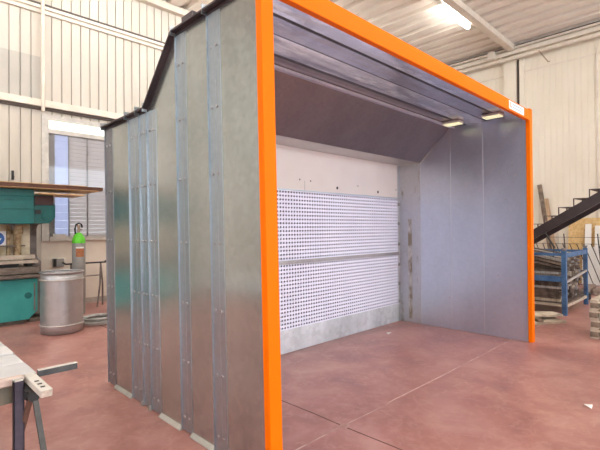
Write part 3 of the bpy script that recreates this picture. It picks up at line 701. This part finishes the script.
# boards leaning on the right wall
def lean_board(name, y0, y1, z0, z1, base, top, th, m, label, cat):
    """leaning sheet: its foot stands 'base' in front of the wall, its top 'top' in front"""
    xb, xt = XR - base, XR - top
    mb = MB().add([(xb, y0, z0), (xb, y1, z0), (xt, y1, z1), (xt, y0, z1), (xb + th, y0, z0), (xb + th, y1, z0), (xt + th, y1, z1), (xt + th, y0, z1)],
                  [(0, 1, 2, 3), (4, 7, 6, 5), (0, 4, 5, 1), (3, 2, 6, 7), (0, 3, 7, 4), (1, 5, 6, 2)])
    return tag(obj(name, mb, m), label, cat)
lean_board('plywood_sheet', -.9, 1.41, 0, 1.84, .30, .05, .02, OSB, 'golden chipboard sheet leaning on the right wall under the stair', 'board')
lean_board('white_board', .83, .98, 0, 1.67, .40, .18, .018, WHITEB, 'narrow white board leaning upright against the golden chipboard', 'board')
lean_board('white_board', -.2, .74, 0, 1.62, .46, .22, .018, WHITEB, 'wide white board leaning against the golden chipboard at the picture edge', 'board')
lean_board('white_board', -.4, 1.0, 0, 1.04, .56, .40, .018, WHITEB, 'low bright white panel behind the wire fence panel', 'board')
wf = thing('fence_panel', 'dark wire fence panel with slanting bars leaning in front of the boards', 'fence panel', (11.95, .6, 0))
fx = lambda z: 11.92 + .14 * z
mb = MB()
for zz in (.02, 1.12, 1.30): mb.bar((fx(zz), -.7, zz), (fx(zz), 2.4, zz), .012, .010)
obj('frame', mb, WIRE, wf)
mb = MB(); y = 2.3
while y > -.5:
    mb.bar((fx(1.12), y, 1.12), (fx(.02), y - .42, .02), .016, .016); y -= .17
obj('slanted_bar', mb, WIRE, wf)
mb = MB()
for y in (2.2, 1.4, .6, -.2): mb.bar((fx(0), y - .12, 0), (fx(1.4), y + .03, 1.4), .022, .022)
obj('upright', mb, WIRE, wf)
# poles
for p, q, r, l, m in (((12.32, 1.70, 0), (12.57, 2.17, 2.87), .055, 'tall brown wooden pole leaning on the cream wall beside the orange post', WOODD), ((12.30, 1.72, 0), (12.57, 1.99, 2.44), .05, 'shorter pale pole leaning right of the tall brown pole', WOOD)):
    if l.startswith('shorter'): p = (12.25, 1.58, 0)
    tag(obj('wooden_pole', MB().bar(p, q, r * 2, r * 1.4, up=(1, 0, 0)), m), l, 'pole')
# low heap of timber at the wall foot
rb = [(10.6, .55, 1.5, .18, .12, .1, 'long dusty timber at the foot of the boards, by the crate'), (10.7, .25, 1.2, .16, .14, -.05, 'dusty timber lying right of the long one behind the crate'), (10.4, -.05, 1.3, .2, .1, .12, 'dusty timber nearest the pallets behind the crate')]
for cx, cy, l, w, h, a, lab in rb: plank(cx, cy, 0, l, w, h, a, DEBRIS, lab, 'timber_offcut')
plank(9.45, .36, 0, .3, .16, .14, .3, BLACK, 'dark block on the floor just beyond the blue crate', 'dark_block')
# small piece of debris on the open floor
tag(obj('paper_scrap', MB().add([(2.72, -1.08, .001), (2.80, -1.07, .014), (2.81, -1.02, .002), (2.75, -1.01, .018), (2.76, -1.05, .02)], [(0, 1, 4), (1, 2, 4), (2, 3, 4), (3, 0, 4)]), WHITEB), 'tiny pale scrap of debris on the red floor at right', 'scrap')
tag(obj('paper_scrap', MB().add([(3.75, 1.70, .001), (3.86, 1.72, .012), (3.84, 1.78, .002), (3.77, 1.76, .010)], [(0, 1, 2), (0, 2, 3)]), WHITEB), 'small white scrap on the booth floor near the rear corner', 'scrap')

# ---------------------------------------------------------------- light
W = bpy.data.worlds.new('sky'); S.world = W; W.use_nodes = True
bg = W.node_tree.nodes['Background']; bg.inputs['Color'].default_value = (.84, .91, 1.0, 1); bg.inputs['Strength'].default_value = 2.1
# ---------------------------------------------------------------- camera
cam = bpy.data.cameras.new('camera'); co = bpy.data.objects.new('camera', cam); COL.objects.link(co)
yaw, pit, rol, fpx = .7793, .0088, .0082, 429.65
f0 = Vector((math.sin(yaw), math.cos(yaw), 0)); u0 = Vector((0, 0, 1)); r0 = Vector((math.cos(yaw), -math.sin(yaw), 0))
fw = f0 * math.cos(pit) + u0 * math.sin(pit); up = -f0 * math.sin(pit) + u0 * math.cos(pit)
rt = r0 * math.cos(rol) - up * math.sin(rol); uu = r0 * math.sin(rol) + up * math.cos(rol)
co.matrix_world = Matrix(((rt.x, uu.x, -fw.x, -1.7418), (rt.y, uu.y, -fw.y, -1.9788), (rt.z, uu.z, -fw.z, 1.6), (0, 0, 0, 1)))
cam.sensor_width = 36; cam.lens = fpx * 36 / 600; cam.clip_start = .05
S.camera = co
S.view_settings.view_transform = 'Standard'; S.view_settings.look = 'None'; S.view_settings.gamma = 1; S.view_settings.exposure = 1.25
